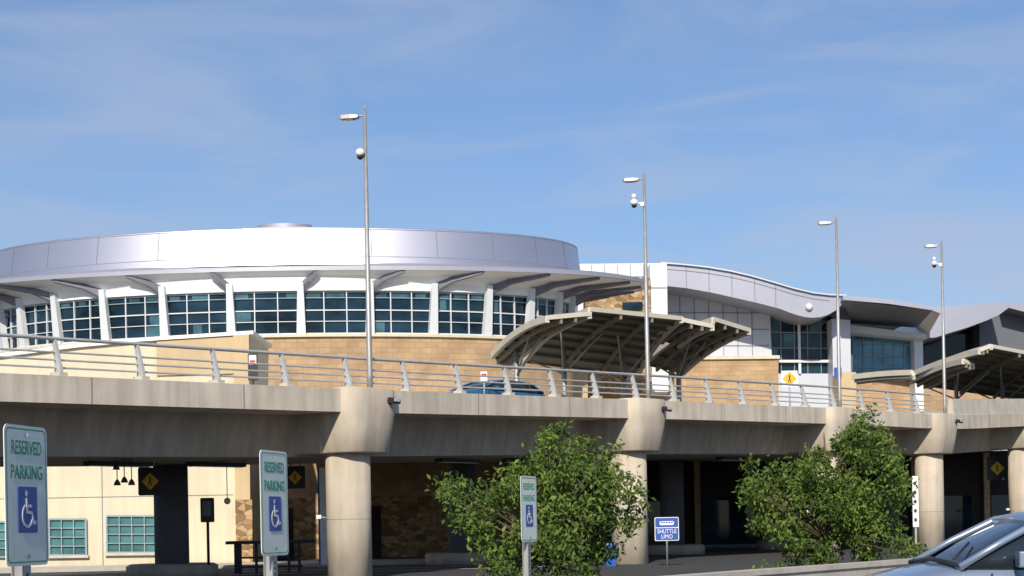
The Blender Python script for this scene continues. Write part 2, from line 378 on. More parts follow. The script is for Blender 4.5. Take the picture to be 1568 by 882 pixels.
# ---------------------------------------------------------------- annex (cream) left
an=group("terminal_annex")
b=MB(); b.prism([(-400,575),(-120,556),(0,545),(120,530),(215,521),(383,510),(383,872),(-400,890)],80,6,M['cream']); b.build("walls",an)
b=MB(); b.prism([(-400,571),(-120,552),(0,541),(120,526),(215,517),(388,506),(388,511.5),(215,522.5),(120,531.5),(0,546.5),(-120,557.5),(-400,576.5)],79.8,6.3,M['whitew']); b.build("coping",an)
b=MB(); b.prism([(357,513),(381,512),(383,765),(360,765)],79.7,.28,M['tan']); b.prism([(360,765),(386,765),(387,868),(362,868)],79.66,.33,M['stone']); b.build("corner_pier",an)
b=MB(); b.prism([(240,522),(358,515),(358,572),(240,575)],79.9,.09,M['tan']); b.build("tan_band",an)
b=MB()
for x in (-160,-15,155,258): b.prism([(x,705),(x+1.2,705),(x+3.4,868),(x+2.2,868)],79.98,.03,M['seam'])
b.prism([(-380,770),(357,757),(357,758),(-380,771)],79.98,.03,M['seam']); b.build("stucco_joints",an)
def window(mb,x0,y0,x1,y1,d,nx,ny,gl,fm,fw=1.6,slope=0,fd=.12,th=.06):
    mb.prism([(x0,y0),(x1,y0+slope),(x1+.8,y1+slope),(x0+.8,y1)],d,th,gl)
    for i in range(nx+1):
        x=x0+(x1-x0)*i/nx; dy=slope*i/nx; w=fw*(1.3 if i in(0,nx) else .7)
        mb.prism([(x-w/2,y0+dy),(x+w/2,y0+dy),(x+w/2+.8,y1+dy),(x-w/2+.8,y1+dy)],d-fd,fd-.004,fm)
    for j in range(ny+1):
        y=y0+(y1-y0)*j/ny; w=fw*(1.3 if j in(0,ny) else .7)
        mb.prism([(x0,y-w/2),(x1,y-w/2+slope),(x1,y+w/2+slope),(x0,y+w/2)],d-fd-.003,fd,fm)
b=MB()
window(b,75,795,131,850,79.95,3,4,M['glasslow'],M['framedk'],2)
window(b,163,790,240,846,79.95,4,4,M['glasslow'],M['framedk'],2)
window(b,-60,799,10,853,79.95,4,4,M['glasslow'],M['framedk'],2)
b.prism([(72,851),(135,850),(135,854),(72,855)],79.8,.3,M['conclt']); b.prism([(160,847),(244,846),(244,850),(160,851)],79.8,.3,M['conclt'])
b.build("windows",an)
# ---------------------------------------------------------------- terminal main building right
tm=group("airport_terminal")
b=MB()
b.prism([(885,404),(998,403),(1001,600),(885,600)],113,18,M['white'])
b.prism([(995,403),(1021,403),(1024,600),(998,600)],110,10,M['white']); b.build("white_block",tm)
b=MB(); b.prism([(896,446),(985,443),(986,600),(897,600)],109.6,3,M['stone']); b.prism([(983,425),(996,425),(998,600),(985,600)],109.5,3,M['stone'])
b.build("stone_wall",tm)
b=MB(); b.prism([(953,463),(984,462),(984,473),(953,474)],109.4,.15,M['glass']); 
for x in (885,905,925,945,965,985): b.prism([(x,405),(x+.8,405),(x+1.4,442),(x+.6,442)],112.95,.05,M['seam'])
b.prism([(888,423),(996,423),(996,424),(888,424)],112.95,.05,M['seam']); b.prism([(997,440),(1021,440),(1021,441),(997,441)],109.95,.05,M['seam']); b.build("trim",tm)
b=MB(); b.prism([(1018,430),(1100,440),(1178,458),(1182,550),(1018,550)],118,8,M['panel'])
for x in (1040,1062,1084,1106,1128,1150): b.prism([(x,436),(x+.9,436),(x+3,550),(x+2.1,550)],117.95,.05,M['seam'])
for y in (478,503,528): b.prism([(1022,y),(1178,y+1),(1178,y+2),(1022,y+1)],117.95,.05,M['seam'])
b.build("panel_wall",tm)
b=MB(); b.prism([(1010,550),(1192,548),(1192,640),(1010,640)],117.5,8,M['brick']); b.prism([(1010,546),(1194,544),(1194,549),(1010,551)],117.3,8,M['cream'])
b.prism([(686,517),(765,513),(900,520),(900,640),(686,640)],103,6,M['tan']); b.prism([(684,514),(766,510),(766,514),(684,518)],102.8,6.3,M['cream'])
b.prism([(880,600),(1060,600),(1060,640),(880,640)],112,5,M['brick'])
b.build("brick_walls",tm)
def glazing(mb,poly_top,poly_bot,x0,x1,d,nx,ys,gl,fm,w=1.5):
    f=lambda x,t:t[0]+(t[1]-t[0])*(x-x0)/(x1-x0)
    mb.prism([(x0,poly_top[0]),(x1,poly_top[1]),(x1+1,poly_bot[1]),(x0+1,poly_bot[0])],d,1,gl)
    for i in range(nx+1):
        x=x0+(x1-x0)*i/nx; mb.prism([(x-w/2,f(x,poly_top)),(x+w/2,f(x,poly_top)),(x+w/2+1,f(x,poly_bot)),(x-w/2+1,f(x,poly_bot))],d-.12,.116,fm)
    for y in ys: mb.prism([(x0,y),(x1,y+1),(x1,y+1+w),(x0,y+w)],d-.123,.12,fm)
b=MB(); glazing(b,(462,486),(572,572),1175,1277,118.5,5,(482,508,532,552),M['glass'],M['framedk'],1.0)
b.prism([(1221,474),(1225,475),(1227,572),(1223,572)],118.2,.15,M['frame']); b.prism([(1173,462),(1177,462),(1179,572),(1175,572)],118.2,.25,M['frame'])
b.prism([(1179,551),(1277,551),(1277,555),(1179,555)],118.1,.3,M['frame'])
for x0_,x1_,y0_,y1_ in ((1177,1196,486,508),(1200,1218,511,531),(1240,1256,490,508),(1178,1190,534,551)): b.prism([(x0_,y0_),(x1_,y0_),(x1_,y1_),(x0_,y1_)],118.47,.02,M['glassl'])
glazing(b,(508,514),(578,578),1306,1400,120,6,(526,545,562),M['glasst'],M['framedk'],1.0)
b.build("curtain_wall",tm)
b=MB(); b.prism([(1274,488),(1302,490),(1304,640),(1277,640)],116.5,3,M['panel']); b.prism([(1300,497),(1418,512),(1418,519),(1300,508)],118,2.5,M['white'])
b.prism([(1288,570),(1311,570),(1311,640),(1288,640)],113,3,M['tan'])
b.prism([(1400,517),(1413,518),(1415,640),(1402,640)],118.8,2,M['white'])
b.prism([(1192,572),(1300,572),(1300,640),(1192,640)],118.4,3,M['panel'])
b.prism([(1304,578),(1650,580),(1650,640),(1304,640)],120.5,3,M['brick'])
b.prism([(1410,515),(1700,500),(1700,585),(1410,582)],128,4,M['glass'])
b.build("walls_right",tm)
top=[(1012,402),(1050,405),(1085,409),(1120,415),(1150,422),(1185,432),(1215,441),(1245,448),(1270,451),(1296,452)]
bot=[(1293,462),(1282,474),(1268,482),(1252,487),(1235,486),(1215,481),(1195,473),(1165,465),(1130,457),(1090,448),(1050,441),(1012,437)]
def strip_prism(mb,t,bt,d,th,mat):
    n=24; xs=np.linspace(t[0][0],t[-1][0],n); bt2=sorted(bt)
    xb=np.linspace(bt2[0][0],bt2[-1][0],n)
    ty=np.interp(xs,[q[0] for q in t],[q[1] for q in t]); by=np.interp(xb,[q[0] for q in bt2],[q[1] for q in bt2])
    A=[P(x,y,d) for x,y in zip(xs,ty)]; B=[P(x,y,d) for x,y in zip(xb,by)]
    off=Vector((0,th,0)); vs=A+B+[q+off for q in A]+[q+off for q in B]; fs=[]
    for i in range(n-1):
        fs+= [(i,i+1,n+i+1,n+i),(2*n+i,3*n+i,3*n+i+1,2*n+i+1),(i,2*n+i,2*n+i+1,i+1),(n+i,n+i+1,3*n+i+1,3*n+i)]
    fs+=[(0,n,3*n,2*n),(n-1,3*n-1,4*n-1,2*n-1)]; mb.add(vs,fs,mat)
b=MB(); strip_prism(b,top,bot,114,26,M['roofm']); b.build("wave_roof",tm)
b=MB()
for x,y0,y1 in ((1050,406,441),(1085,410,447),(1120,416,454),(1155,424,462),(1187,434,470)): b.prism([(x,y0),(x+.9,y0),(x+1.6,y1),(x+.7,y1)],113.97,.05,M['seam'])
lip=[(x,y+9) for x,y in top[:-1]]
for (xa,ya),(xb2,yb) in zip(lip,lip[1:]): b.prism([(xa,ya),(xb2,yb),(xb2,yb+.9),(xa,ya+.9)],113.97,.05,M['seam'])
b.build("roof_joints",tm)
b=MB()
for (xa,ya),(xb2,yb) in zip(top,top[1:]): b.prism([(xa,ya-1),(xb2,yb-1),(xb2,yb+1),(xa,ya+1)],113.8,.15,M['panel'])
b.build("roof_edge_flashing",tm)
b=MB()
b.prism([(1291,452),(1360,458),(1428,469),(1428,475),(1360,465),(1291,459)],113,22,M['roofm'])
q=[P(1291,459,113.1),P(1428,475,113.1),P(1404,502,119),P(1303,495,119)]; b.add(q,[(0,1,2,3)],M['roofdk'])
q=[P(1428,475,113.1),P(1440,480,114),P(1420,515,119),P(1402,504,119)]; b.add(q,[(0,1,2,3)],M['white']); b.build("flat_canopy_roof",tm)
b=MB(); strip_prism(b,[(1424,471),(1460,468),(1500,466),(1530,463),(1546,461)],[(1546,470),(1530,482),(1510,491),(1480,502),(1450,511),(1432,517),(1424,517)],121,24,M['roofm'])
strip_prism(b,[(1543,461),(1575,469),(1640,486),(1700,505)],[(1540,470),(1575,479),(1640,500),(1700,517)],124,24,M['roofm'])
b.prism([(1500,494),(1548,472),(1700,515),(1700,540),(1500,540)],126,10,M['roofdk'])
b.build("curved_roof",tm)
b=MB(); b.sphere(P(1239,470,113.9),.25,M['dome']); b.build("roof_camera",tm)
b=MB(); s0=s_at_px(690); 
pl=[]
for k in range(31):
    p,d,nn=at(s0+(cum[-1]-s0-1)*k/30); q=p+nn*12.7; pl.append(Vector((q.x,q.y,min(6.05,p.z-.3))))
pl+= [Vector((pl[-1].x,135,6.05)),Vector((pl[0].x+4,135,6.05))]
n=len(pl); b.add(pl+[q-Vector((0,0,.5)) for q in pl],[list(range(n)),list(range(n,2*n))[::-1]]+[[i,(i+1)%n,n+(i+1)%n,n+i] for i in range(n)],M['conclt']); b.build("unseen_shade_slab",tm)  # unseen slab added to block the sun and darken the ground floor
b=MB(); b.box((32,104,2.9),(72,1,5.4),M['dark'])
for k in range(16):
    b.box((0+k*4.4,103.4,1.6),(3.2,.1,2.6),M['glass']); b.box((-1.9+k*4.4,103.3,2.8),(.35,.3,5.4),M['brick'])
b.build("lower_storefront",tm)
# ---------------------------------------------------------------- shelters
def patch(mb,c,arch,nu=14,nv=10,mat=None,purl=6,bw=.10):
    TL,TR,BR,BL=c; nz=Vector((0,0,1))
    def pt_(u,v): 
        return (TL*(1-u)+TR*u)*(1-v)+(BL*(1-u)+BR*u)*v+nz*arch*4*v*(1-v)
    g0=[[pt_(i/nu,j/nv) for i in range(nu+1)] for j in range(nv+1)]
    vs=[p for r in g0 for p in r]; vs2=[p+Vector((0,0,.1)) for p in vs]; w=nu+1; K=len(vs); fs=[]
    for j in range(nv):
        for i in range(nu):
            a=j*w+i; fs.append((a,a+1,a+w+1,a+w)); fs.append((K+a,K+a+w,K+a+w+1,K+a+1))
    mb.add(vs+vs2,fs,mat)
    def beam(pts,wd,ht,mt):
        rs=[]
        for i,p in enumerate(pts):
            t=(pts[min(i+1,len(pts)-1)]-pts[max(i-1,0)]).normalized(); u=t.cross(nz).normalized(); v=u.cross(t)
            rs.append([p+u*wd+v*ht,p-u*wd+v*ht,p-u*wd-v*ht,p+u*wd-v*ht])
        mb.rings(rs,mt,False,True)
    for u in (0,1): beam([pt_(u,j/nv)-nz*.05 for j in range(nv+1)],bw,.15,M['canopytop'])
    for u in (.33,.67): beam([pt_(u,j/nv)-nz*.2 for j in range(nv+1)],.06,.1,M['canopy'])
    for k in range(purl+1):
        v=k/purl; beam([pt_(i/nu,v)-nz*(.08 if 0<k<purl else -.02) for i in range(nu+1)],.05,.07 if 0<k<purl else .1,M['canopytop'] if k in(0,) else M['canopy'])
    return pt_
def supports(b,lst):
    for f,u,v in lst:
        t=f(u,v); b.tube([(t.x,t.y,6.0),(t.x,t.y,t.z-.15)],.13,M['galv'],12)
        for du,dv in ((-.2,-.3),(.2,-.3),(-.15,.25),(.15,.25)):
            t2=f(min(1,max(0,u+du)),min(1,max(0,v+dv)))-Vector((0,0,.15)); b.tube([(t.x,t.y,t.z-1.5),t2],.05,M['galv'],8)
sh=group("curbside_canopy"); b=MB()
f1=patch(b,(P(838,487,75),P(903,481,76),P(778,561,84),P(754,543,83)),.3,mat=M['canopy'])
f2=patch(b,(P(903,474,76),P(1043,488,80),P(975,574,92),P(800,553,86)),.35,mat=M['canopy'],purl=8)
f3=patch(b,(P(1092,489,81),P(1147,506,83),P(1045,570,93),P(985,556,90)),.3,mat=M['canopy'])
f4=patch(b,(P(1043,490,80.5),P(1091,500,81),P(1040,528,86),P(1000,514,85)),.15,mat=M['canopy'],purl=4)
b.build("roof_panels",sh); b=MB()
supports(b,((f1,.5,.75),(f2,.2,.7),(f2,.75,.7),(f3,.4,.7)))
b.build("supports",sh)
sh2=group("curbside_canopy"); b=MB()
g1=patch(b,(P(1515,530,93),P(1650,556,98),P(1570,612,108),P(1420,590,106)),.3,mat=M['canopy'],purl=8)
g2=patch(b,(P(1500,537,92.5),P(1518,530,92.5),P(1400,574,101),P(1385,578,101)),.15,mat=M['canopytop'],purl=8)
g3=patch(b,(P(1395,569,95),P(1400,576,95),P(1316,583,99),P(1306,576,99)),.05,mat=M['canopytop'],purl=8)
g4=patch(b,(P(1475,552,93.5),P(1490,560,94),P(1425,590,101),P(1395,583,101)),.15,mat=M['canopy'],purl=6)
b.build("roof_panels",sh2); b=MB()
supports(b,((g1,.15,.75),(g1,.6,.7)))
b.build("supports",sh2)
# ---------------------------------------------------------------- signs
def text(body,size,loc,mat,parent,ext=.0003,sx=1.0,off=.0):
    cu=bpy.data.curves.new("lettering",'FONT'); cu.body=body; cu.size=size; cu.align_x='CENTER'; cu.extrude=ext; cu.offset=size*off
    cu.materials.append(mat); o=bpy.data.objects.new("lettering",cu); bpy.context.collection.objects.link(o)
    o.parent=parent; o.location=loc; o.rotation_euler=(math.pi/2,0,0); o.scale=(sx,1,1); return o
def rounded(w,h,r,n=5):
    out=[]
    for cx_,cz_,a0 in ((w/2-r,h/2-r,0),(-w/2+r,h/2-r,90),(-w/2+r,-h/2+r,180),(w/2-r,-h/2+r,270)):
        for k in range(n+1):
            a=math.radians(a0+90*k/n); out.append((cx_+r*math.cos(a),cz_+r*math.sin(a)))
    return out
def plate(mb,w,h,r,y,th,mat,cx=0,cz=0):
    o=rounded(w,h,r); n=len(o); vs=[(cx+x,y,cz+z) for x,z in o]+[(cx+x,y+th,cz+z) for x,z in o]
    mb.add(vs,[list(range(n)),list(range(n,2*n))[::-1]]+[[i,(i+1)%n,n+(i+1)%n,n+i] for i in range(n)],mat)
for (pxl,pyb,pyt,d,th) in ((8,868,649,5.4,80.0),(399,852,688,7.25,75.5),(797,830,728,11.7,68.5)):
    L=P(pxl+2,pyb,d); t=math.radians(th); H=.457; W=.305
    c=L+Vector((math.cos(t),math.sin(t),0))*W/2
    e=group("reserved_parking_sign",(c.x,c.y,L.z)); e.rotation_euler=(0,0,t)
    b=MB(); plate(b,W,H,.025,0,.003,M['signw'],0,H/2)
    o1=rounded(W-.02,H-.02,.02); o2=rounded(W-.028,H-.028,.018); n=len(o1)
    vs=[(x,-.0015,H/2+z) for x,z in o1]+[(x,-.0015,H/2+z) for x,z in o2]
    b.add(vs,[[i,(i+1)%n,n+(i+1)%n,n+i] for i in range(n)],M['signg']); b.build("panel",e)
    text("RESERVED",.064,(0,-.0012,H*.795),M['signg'],e,sx=.76,off=.008); text("PARKING",.064,(0,-.0012,H*.62),M['signg'],e,sx=.86,off=.008)
    b=MB(); plate(b,.135,.15,.008,-.003,.0015,M['signb'],0,H*.40)
    cz=H*.40
    def seg(a,c2,w=.009):
        a=Vector((a[0],-.0045,cz+a[1])); c2=Vector((c2[0],-.0045,cz+c2[1])); dd=(c2-a); L2=dd.length; dd.normalize()
        b.box((a+c2)/2,(L2+w*.6,.0015,w),M['signwhite'],None,None) if abs(dd.z)<1e-3 else b.box((a+c2)/2,(w,.0015,L2+w*.6),M['signwhite'],Vector((dd.z,0,-dd.x)),dd)
    seg((-.012,.035),(-.008,-.008)); seg((-.01,.012),(.022,.012)); seg((-.008,-.008),(.024,-.010)); seg((.024,-.010),(.038,-.045)); seg((.038,-.045),(.05,-.041))
    arc=[(-.006+.036*math.cos(math.radians(a)),-.02+.036*math.sin(math.radians(a))) for a in range(120,345,18)]
    for q1,q2 in zip(arc,arc[1:]): seg(q1,q2,.008)
    o=[( -.014+.010*math.cos(a),.053+.010*math.sin(a)) for a in np.linspace(0,2*math.pi,14,endpoint=False)]
    b.add([(x,-.0045,cz+z) for x,z in o],[list(range(14))],M['signwhite'])
    for z in (.03,H-.03):
        o=[(.008*math.cos(a),.008*math.sin(a)) for a in np.linspace(0,2*math.pi,10,endpoint=False)]
        b.add([(x,-.005,z+zz) for x,zz in o],[list(range(10))],M['chrome'])
    b.build("wheelchair_symbol",e)
    b=MB(); zb=-L.z
    b.box((0,.006,(zb+H-.01)/2),(.05,.004,H-.01-zb),M['galv']); 
    for sx_ in (-1,1): b.box((.027*sx_,.02,(zb+H-.01)/2),(.004,.03,H-.01-zb),M['galv']); b.box((.037*sx_,.036,(zb+H-.01)/2),(.02,.003,H-.01-zb),M['galv'])
    zz=-.03
    while zz>-.6: b.box((0,.0035,zz),(.012,.003,.012),M['black']); zz-=.025
    b.build("post",e)
def place(name,px,py,d,rot=0):
    e=group(name,P(px,py,d)); e.rotation_euler=(0,0,rot); return e
e=place("shuttle_sign",1021,810,63); u=63/F
b=MB(); plate(b,37*u,36*u,.05,0,.02,M['signwhite']); plate(b,35*u,34*u,.04,-.006,.004,M['signb']); plate(b,35*u,1.2*u,.004,-.012,.004,M['signwhite'],0,2*u)
plate(b,22*u,6*u,.05,-.012,.004,M['signwhite'],0,9*u)
for k in range(5): plate(b,3*u,2*u,.01,-.018,.004,M['signb'],(-8+4*k)*u,10*u)
b.build("panel",e); text("SHUTTLE",9*u,(0,-.014,-6.5*u),M['signwhite'],e,sx=.8); text("LIMO",9*u,(0,-.014,-14.5*u),M['signwhite'],e,sx=.85)
b=MB(); z0=-e.location.z; b.tube([(0,.05,z0),(0,.05,.4)],.035,M['galv'],8); b.build("post",e)
e=place("recycling_bin",935,845,64); b=MB(); z0=-e.location.z
b.rings([[Vector((x*w,y*w,z)) for x,y in ((-1,-1),(1,-1),(1,1),(-1,1))] for w,z in ((.17,z0),(.22,.25),(.23,.25),(.2,.33))],M['bluebin'],False,True); b.build("body",e,.01)
def ped_sign(px,py,d,size,white=True,dark=False,postto=None,hang=None):
    e=place("pedestrian_crossing_sign",px,py,d); b=MB(); u=size/2
    if white: plate(b,size*1.02,size*1.02,.03,.0,.02,M['signwhite'])
    if dark: plate(b,size*1.3,size*1.5,.06,.01,.06,M['black'])
    q=[(u*.92,0),(0,u*.92),(-u*.92,0),(0,-u*.92)]
    b.add([(x,-.012,z) for x,z in q],[(0,1,2,3)],M['signy'])
    b.add([(x*.12/.92+0,-.018,z*.12/.92+u*.38) for x,z in q],[(0,1,2,3)],M['black'])
    b.box((0,-.018,u*.1),(u*.16,.004,u*.42),M['black']); b.box((u*.1,-.018,-u*.28),(u*.1,.004,u*.42),M['black'],(1,0,.35),(-.35,0,1)); b.box((-u*.12,-.018,-u*.28),(u*.1,.004,u*.42),M['black'],(1,0,-.35),(.35,0,1))
    b.build("panel",e); b=MB()
    if postto is not None: b.tube([(0,.05,postto-e.location.z),(0,.05,u)],.04,M['galv'],8)
    if hang is not None:
        for sx_ in (-.3,.3): b.tube([(sx_*size,.03,size*.6),(sx_*size,.03,hang)],.02,M['black'],6)
    b.build("support",e)
ped_sign(1209,580,92,.86,True,False,6.4)
ped_sign(230,737,56,.62,False,True,None,.9)
ped_sign(452,731,62,.55,False,True,None,.9)
ped_sign(1527,717,100,.9,False,True,None,1.2)
e=place("blue_sign",1283,571,94); b=MB(); plate(b,.42,.6,.03,0,.03,M['signb']); b.tube([(0,.05,6.5-e.location.z),(0,.05,.2)],.04,M['galv'],8); b.build("panel_and_post",e)
e=place("kerbside_sign",387,562,60); b=MB(); plate(b,.34,.95,.03,0,.06,M['black']); plate(b,.26,.34,.02,-.01,.008,M['signwhite'],0,.25); plate(b,.2,.08,.01,-.015,.004,M['red'],0,.2); b.tube([(0,.05,5.7-e.location.z),(0,.05,0)],.04,M['black'],8); b.build("panel_and_post",e)
e=place("no_parking_sign",741,576,66); b=MB(); plate(b,.26,.36,.02,0,.01,M['signwhite']); plate(b,.2,.1,.01,-.008,.004,M['red'],0,.05); b.tube([(0,.05,6-e.location.z),(0,.05,.1)],.03,M['galv'],8); b.build("panel_and_post",e)
e=place("pylon_sign",498,790,70); b=MB(); u=70/F; z0=-e.location.z
plate(b,20*u,148*u,.03,0,.08,M['signwhite']); plate(b,2.6*u,148*u,.02,-.006,.004,M['signb'],-9.5*u,0)
for k in range(7): b.box((14*u,.04,(-60+k*20)*u),(8*u,.04,.06),M['black'])
b.box((18*u,.04,0),(.05,.05,150*u),M['galv']); b.build("panel",e)
e=place("directory_sign",1402,768,80); b=MB(); u=80/F; plate(b,9*u,78*u,.03,0,.08,M['signwhite'])
for k in range(5): b.box((-.02,-.01,(-28+k*14)*u),(4*u,.02,5*u),M['black'])
b.box((0,.1,-1),(.1,.1,4.2),M['galv']); b.build("panel",e)
e=place("floodlight_cluster",190,712,50); b=MB(); u=50/F
b.tube([(-8*u,0,8*u),(14*u,0,8*u)],.02,M['black'],6)
for x,z in ((-12,-2),(-11,-26),(0,-22),(11,-26)):
    b.tube([(x*u,0,8*u),(x*u,0,(z+4)*u)],.015,M['black'],6); b.tube([(x*u,0,(z+4)*u),(x*u,0,z*u),(x*u,0,(z-5)*u)],[.03,.08,.11],M['black'],12)
b.build("heads",e)
e=place("pendant_lamp",348,765,60); b=MB(); b.tube([(0,0,0),(0,0,1.5)],.015,M['black'],6); b.sphere((0,0,-.05),.12,M['dome']); b.build("globe_and_rod",e)
e=place("notice_box",317,781,59); b=MB(); plate(b,.46,.85,.04,0,.14,M['black']); plate(b,.3,.5,.02,-.008,.006,M['fin'],0,.05); b.tube([(0,.1,-e.location.z),(0,.1,.2)],.05,M['black'],8); b.build("cabinet",e)
e=place("luggage_cart_rack",412,830,64); b=MB(); u=64/F; z0=-e.location.z
b.box((0,.3,0),(130*u,1.2,.12),M['black'])
for x in (-48,-20,30,46): b.box((x*u,0,z0/2),(.28 if x in(-48,) else .1,.1,-z0),M['black'])
b.box((0,.2,z0*.5),(100*u,.06,.07),M['black']); b.box((0,.2,z0*.8),(100*u,.06,.07),M['black']); b.build("frame",e,.01)
# ---------------------------------------------------------------- low wall and kerbs
w=MB(); a=[P(600,905,27),P(880,893,31),P(1010,884,34),P(1170,872,38.5),P(1330,861,43.5),P(1450,852,48),P(1600,841,54),P(1800,828,62)]
rs=[]
for i,p in enumerate(a):
    t=(a[min(i+1,len(a)-1)]-a[max(i-1,0)]); t.z=0; t.normalize(); nn=Vector((-t.y,t.x,0)); z=p.z
    rs.append([Vector((p.x,p.y,0)),Vector((p.x,p.y,z-.12))-nn*.0,Vector((p.x,p.y,z-.12))-nn*.05,Vector((p.x,p.y,z))-nn*.05,Vector((p.x,p.y,z))+nn*.4,Vector((p.x,p.y,0))+nn*.35])
w.rings(rs,M['conclt'],False,True); w.build("low_retaining_wall")
k=MB()
k.box((-22,72,.07),(50,.3,.14),M['kerb'],(1,.12,0)); k.box((-22,75.5,.06),(50,6.5,.12),M['conclt'],(1,.12,0)); k.build("pavement")
pm=MB()
for yy in (59,63): pm.box((-20,yy,.006),(46,.12,.004),M['paint'],(1,.3,0))
pm.build("road_marking")
# ---------------------------------------------------------------- cars
def make_car(loc,yaw,paint,Z=1.0,name="parked_car"):
    e=group(name,loc); e.rotation_euler=(0,0,yaw)
    st=[(0.0,.42,.62,.60),(0.06,.30,.74,.74),(.25,.24,.88,.84),(.6,.22,1.0,.89),(1.0,.22,1.09,.9),(1.3,.22,1.15,.91),(2.0,.22,1.12,.92),(3.0,.22,1.14,.92),(3.9,.22,1.16,.90),(4.3,.28,1.12,.86),(4.48,.40,1.0,.76)]
    rs=[]
    for x,zb,zt,hw in st:
        zm=zb+(zt-zb)*.55
        sec=[(-hw*.80,zt+.01),(-hw*.93,zt-.05),(-hw,zm),(-hw*.98,zb+.12),(-hw*.9,zb),(hw*.9,zb),(hw*.98,zb+.12),(hw,zm),(hw*.93,zt-.05),(hw*.80,zt+.01),(hw*.4,zt+.04),(0,zt+.05),(-hw*.4,zt+.04)]
        rs.append([Vector((x,y,z*Z)) for y,z in sec])
    b=MB(); b.rings(rs,paint,True,True); o=b.build("body",e); m=o.modifiers.new("s",'SUBSURF'); m.levels=1; m.render_levels=2
    gs=[(1.22,1.12,1.13,.80),(1.60,1.1,1.36,.74),(2.02,1.1,1.57,.66),(2.3,1.1,1.63,.64),(3.2,1.1,1.63,.63),(3.7,1.1,1.56,.63),(4.15,1.1,1.18,.70)]
    rs=[]
    for x,zb,zt,hw in gs:
        bw=.80
        rs.append([Vector((x,y,z*Z)) for y,z in ((-bw,zb),(-(bw+hw)/2,(zb+zt)/2),(-hw,zt-.03),(-hw*.6,zt+.0),(0,zt+.015),(hw*.6,zt+.0),(hw,zt-.03),((bw+hw)/2,(zb+zt)/2),(bw,zb))])
    b=MB(); b.rings(rs,M['carglass'],True,True); b.build("windows",e)
    rf=[(1.98,1.575,.655),(2.3,1.645,.645),(3.2,1.645,.635),(3.72,1.565,.63)]
    b=MB(); b.rings([[Vector((x,y,z*Z)) for y,z in ((-hw-.02,zt-.07),(-hw*.95,zt),(-hw*.5,zt+.02),(0,zt+.03),(hw*.5,zt+.02),(hw*.95,zt),(hw+.02,zt-.07),(0,zt-.06))] for x,zt,hw in rf],paint,True,True)
    for sg in (-1,1):
        b.tube([(1.18,.80*sg,1.13*Z),(1.6,.765*sg,1.36*Z),(2.02,.68*sg,1.56*Z),(2.3,.665*sg,1.61*Z),(3.2,.655*sg,1.61*Z),(3.72,.66*sg,1.54*Z),(4.2,.74*sg,1.15*Z)],[.035,.035,.04,.035,.035,.045,.06],paint,8)
        for xx in (2.55,3.5): b.tube([(xx,.815*sg,1.12*Z),(xx+.05,.68*sg,1.6*Z)],.035,M['black'],6)
    b.tube([(1.17,-.78,1.15*Z),(1.14,0,1.2*Z),(1.17,.78,1.15*Z)],.025,M['black'],6)
    b.tube([(1.22,-.5,1.2*Z),(1.5,-.1,1.35*Z)],.012,M['black'],5)
    b.build("roof_and_pillars",e)
    b=MB()
    for sg in (-1,1):
        b.box((1.72,1.0*sg,1.2*Z),(.12,.22,.15),paint,(1,.15*sg,0)); b.box((1.72,.87*sg,1.15*Z),(.06,.12,.03),M['black'])
    b.build("door_mirrors",e,.035)
    b=MB()
    for x in (.88,3.6):
        for sg in (-1,1):
            b.tube([(x,.70*sg,.33),(x,.925*sg,.33)],.33,M['tyre'],24); b.tube([(x,.92*sg,.33),(x,.935*sg,.33)],.2,M['chrome'],16)
    b.build("wheels",e)
    b=MB()
    for sg in (-1,1):
        b.sphere((.14,.62*sg,.74*Z),.13,M['lens'],sc=(.8,1,.6)); b.sphere((4.42,.68*sg,.92*Z),.11,M['red'],sc=(.5,1,1.1))
        for xx in (1.45,2.5,3.5): b.box((xx,.905*sg,.72*Z),(.012,.03,.7),M['black'])
        b.box((2.3,.93*sg,.92*Z),(.16,.03,.03),paint)
    b.box((.02,0,.5*Z),(.06,.9,.16),M['black']); b.build("lamps_and_trim",e)
    return e
C=P(1452,858,16)
make_car((C.x-1.15,16.6,0),math.radians(3),M['carsil'],1.0)
p,d,nn=at(s_at_px(672,7.5)); q=p+nn*7.5
lim=make_car((q.x,q.y,p.z-.14),math.atan2(d.y,d.x),M['carblue'],.90,"limousine"); lim.scale=(1.45,1,1)
# ---------------------------------------------------------------- trees
def leafmat():
    m,nt,b=newmat("ash_foliage"); N=nt.nodes; L=nt.links
    at_=N.new("ShaderNodeAttribute"); at_.attribute_name="leafv"
    r=N.new("ShaderNodeValToRGB"); e=r.color_ramp.elements; e[0].position=0; e[0].color=(.035,.075,.014,1); e[1].position=1; e[1].color=(.25,.33,.065,1)
    x=r.color_ramp.elements.new(.5); x.color=(.12,.19,.035,1)
    L.new(at_.outputs["Fac"],r.inputs[0]); L.new(r.outputs[0],b.inputs["Base Color"]); b.inputs["Roughness"].default_value=.65; b.inputs["Specular IOR Level"].default_value=.3
    tr=N.new("ShaderNodeBsdfTranslucent"); L.new(r.outputs[0],tr.inputs[0]); mx=N.new("ShaderNodeMixShader"); mx.inputs[0].default_value=.3
    L.new(b.outputs[0],mx.inputs[1]); L.new(tr.outputs[0],mx.inputs[2]); L.new(mx.outputs[0],N["Material Output"].inputs[0]); return m
LM=leafmat()
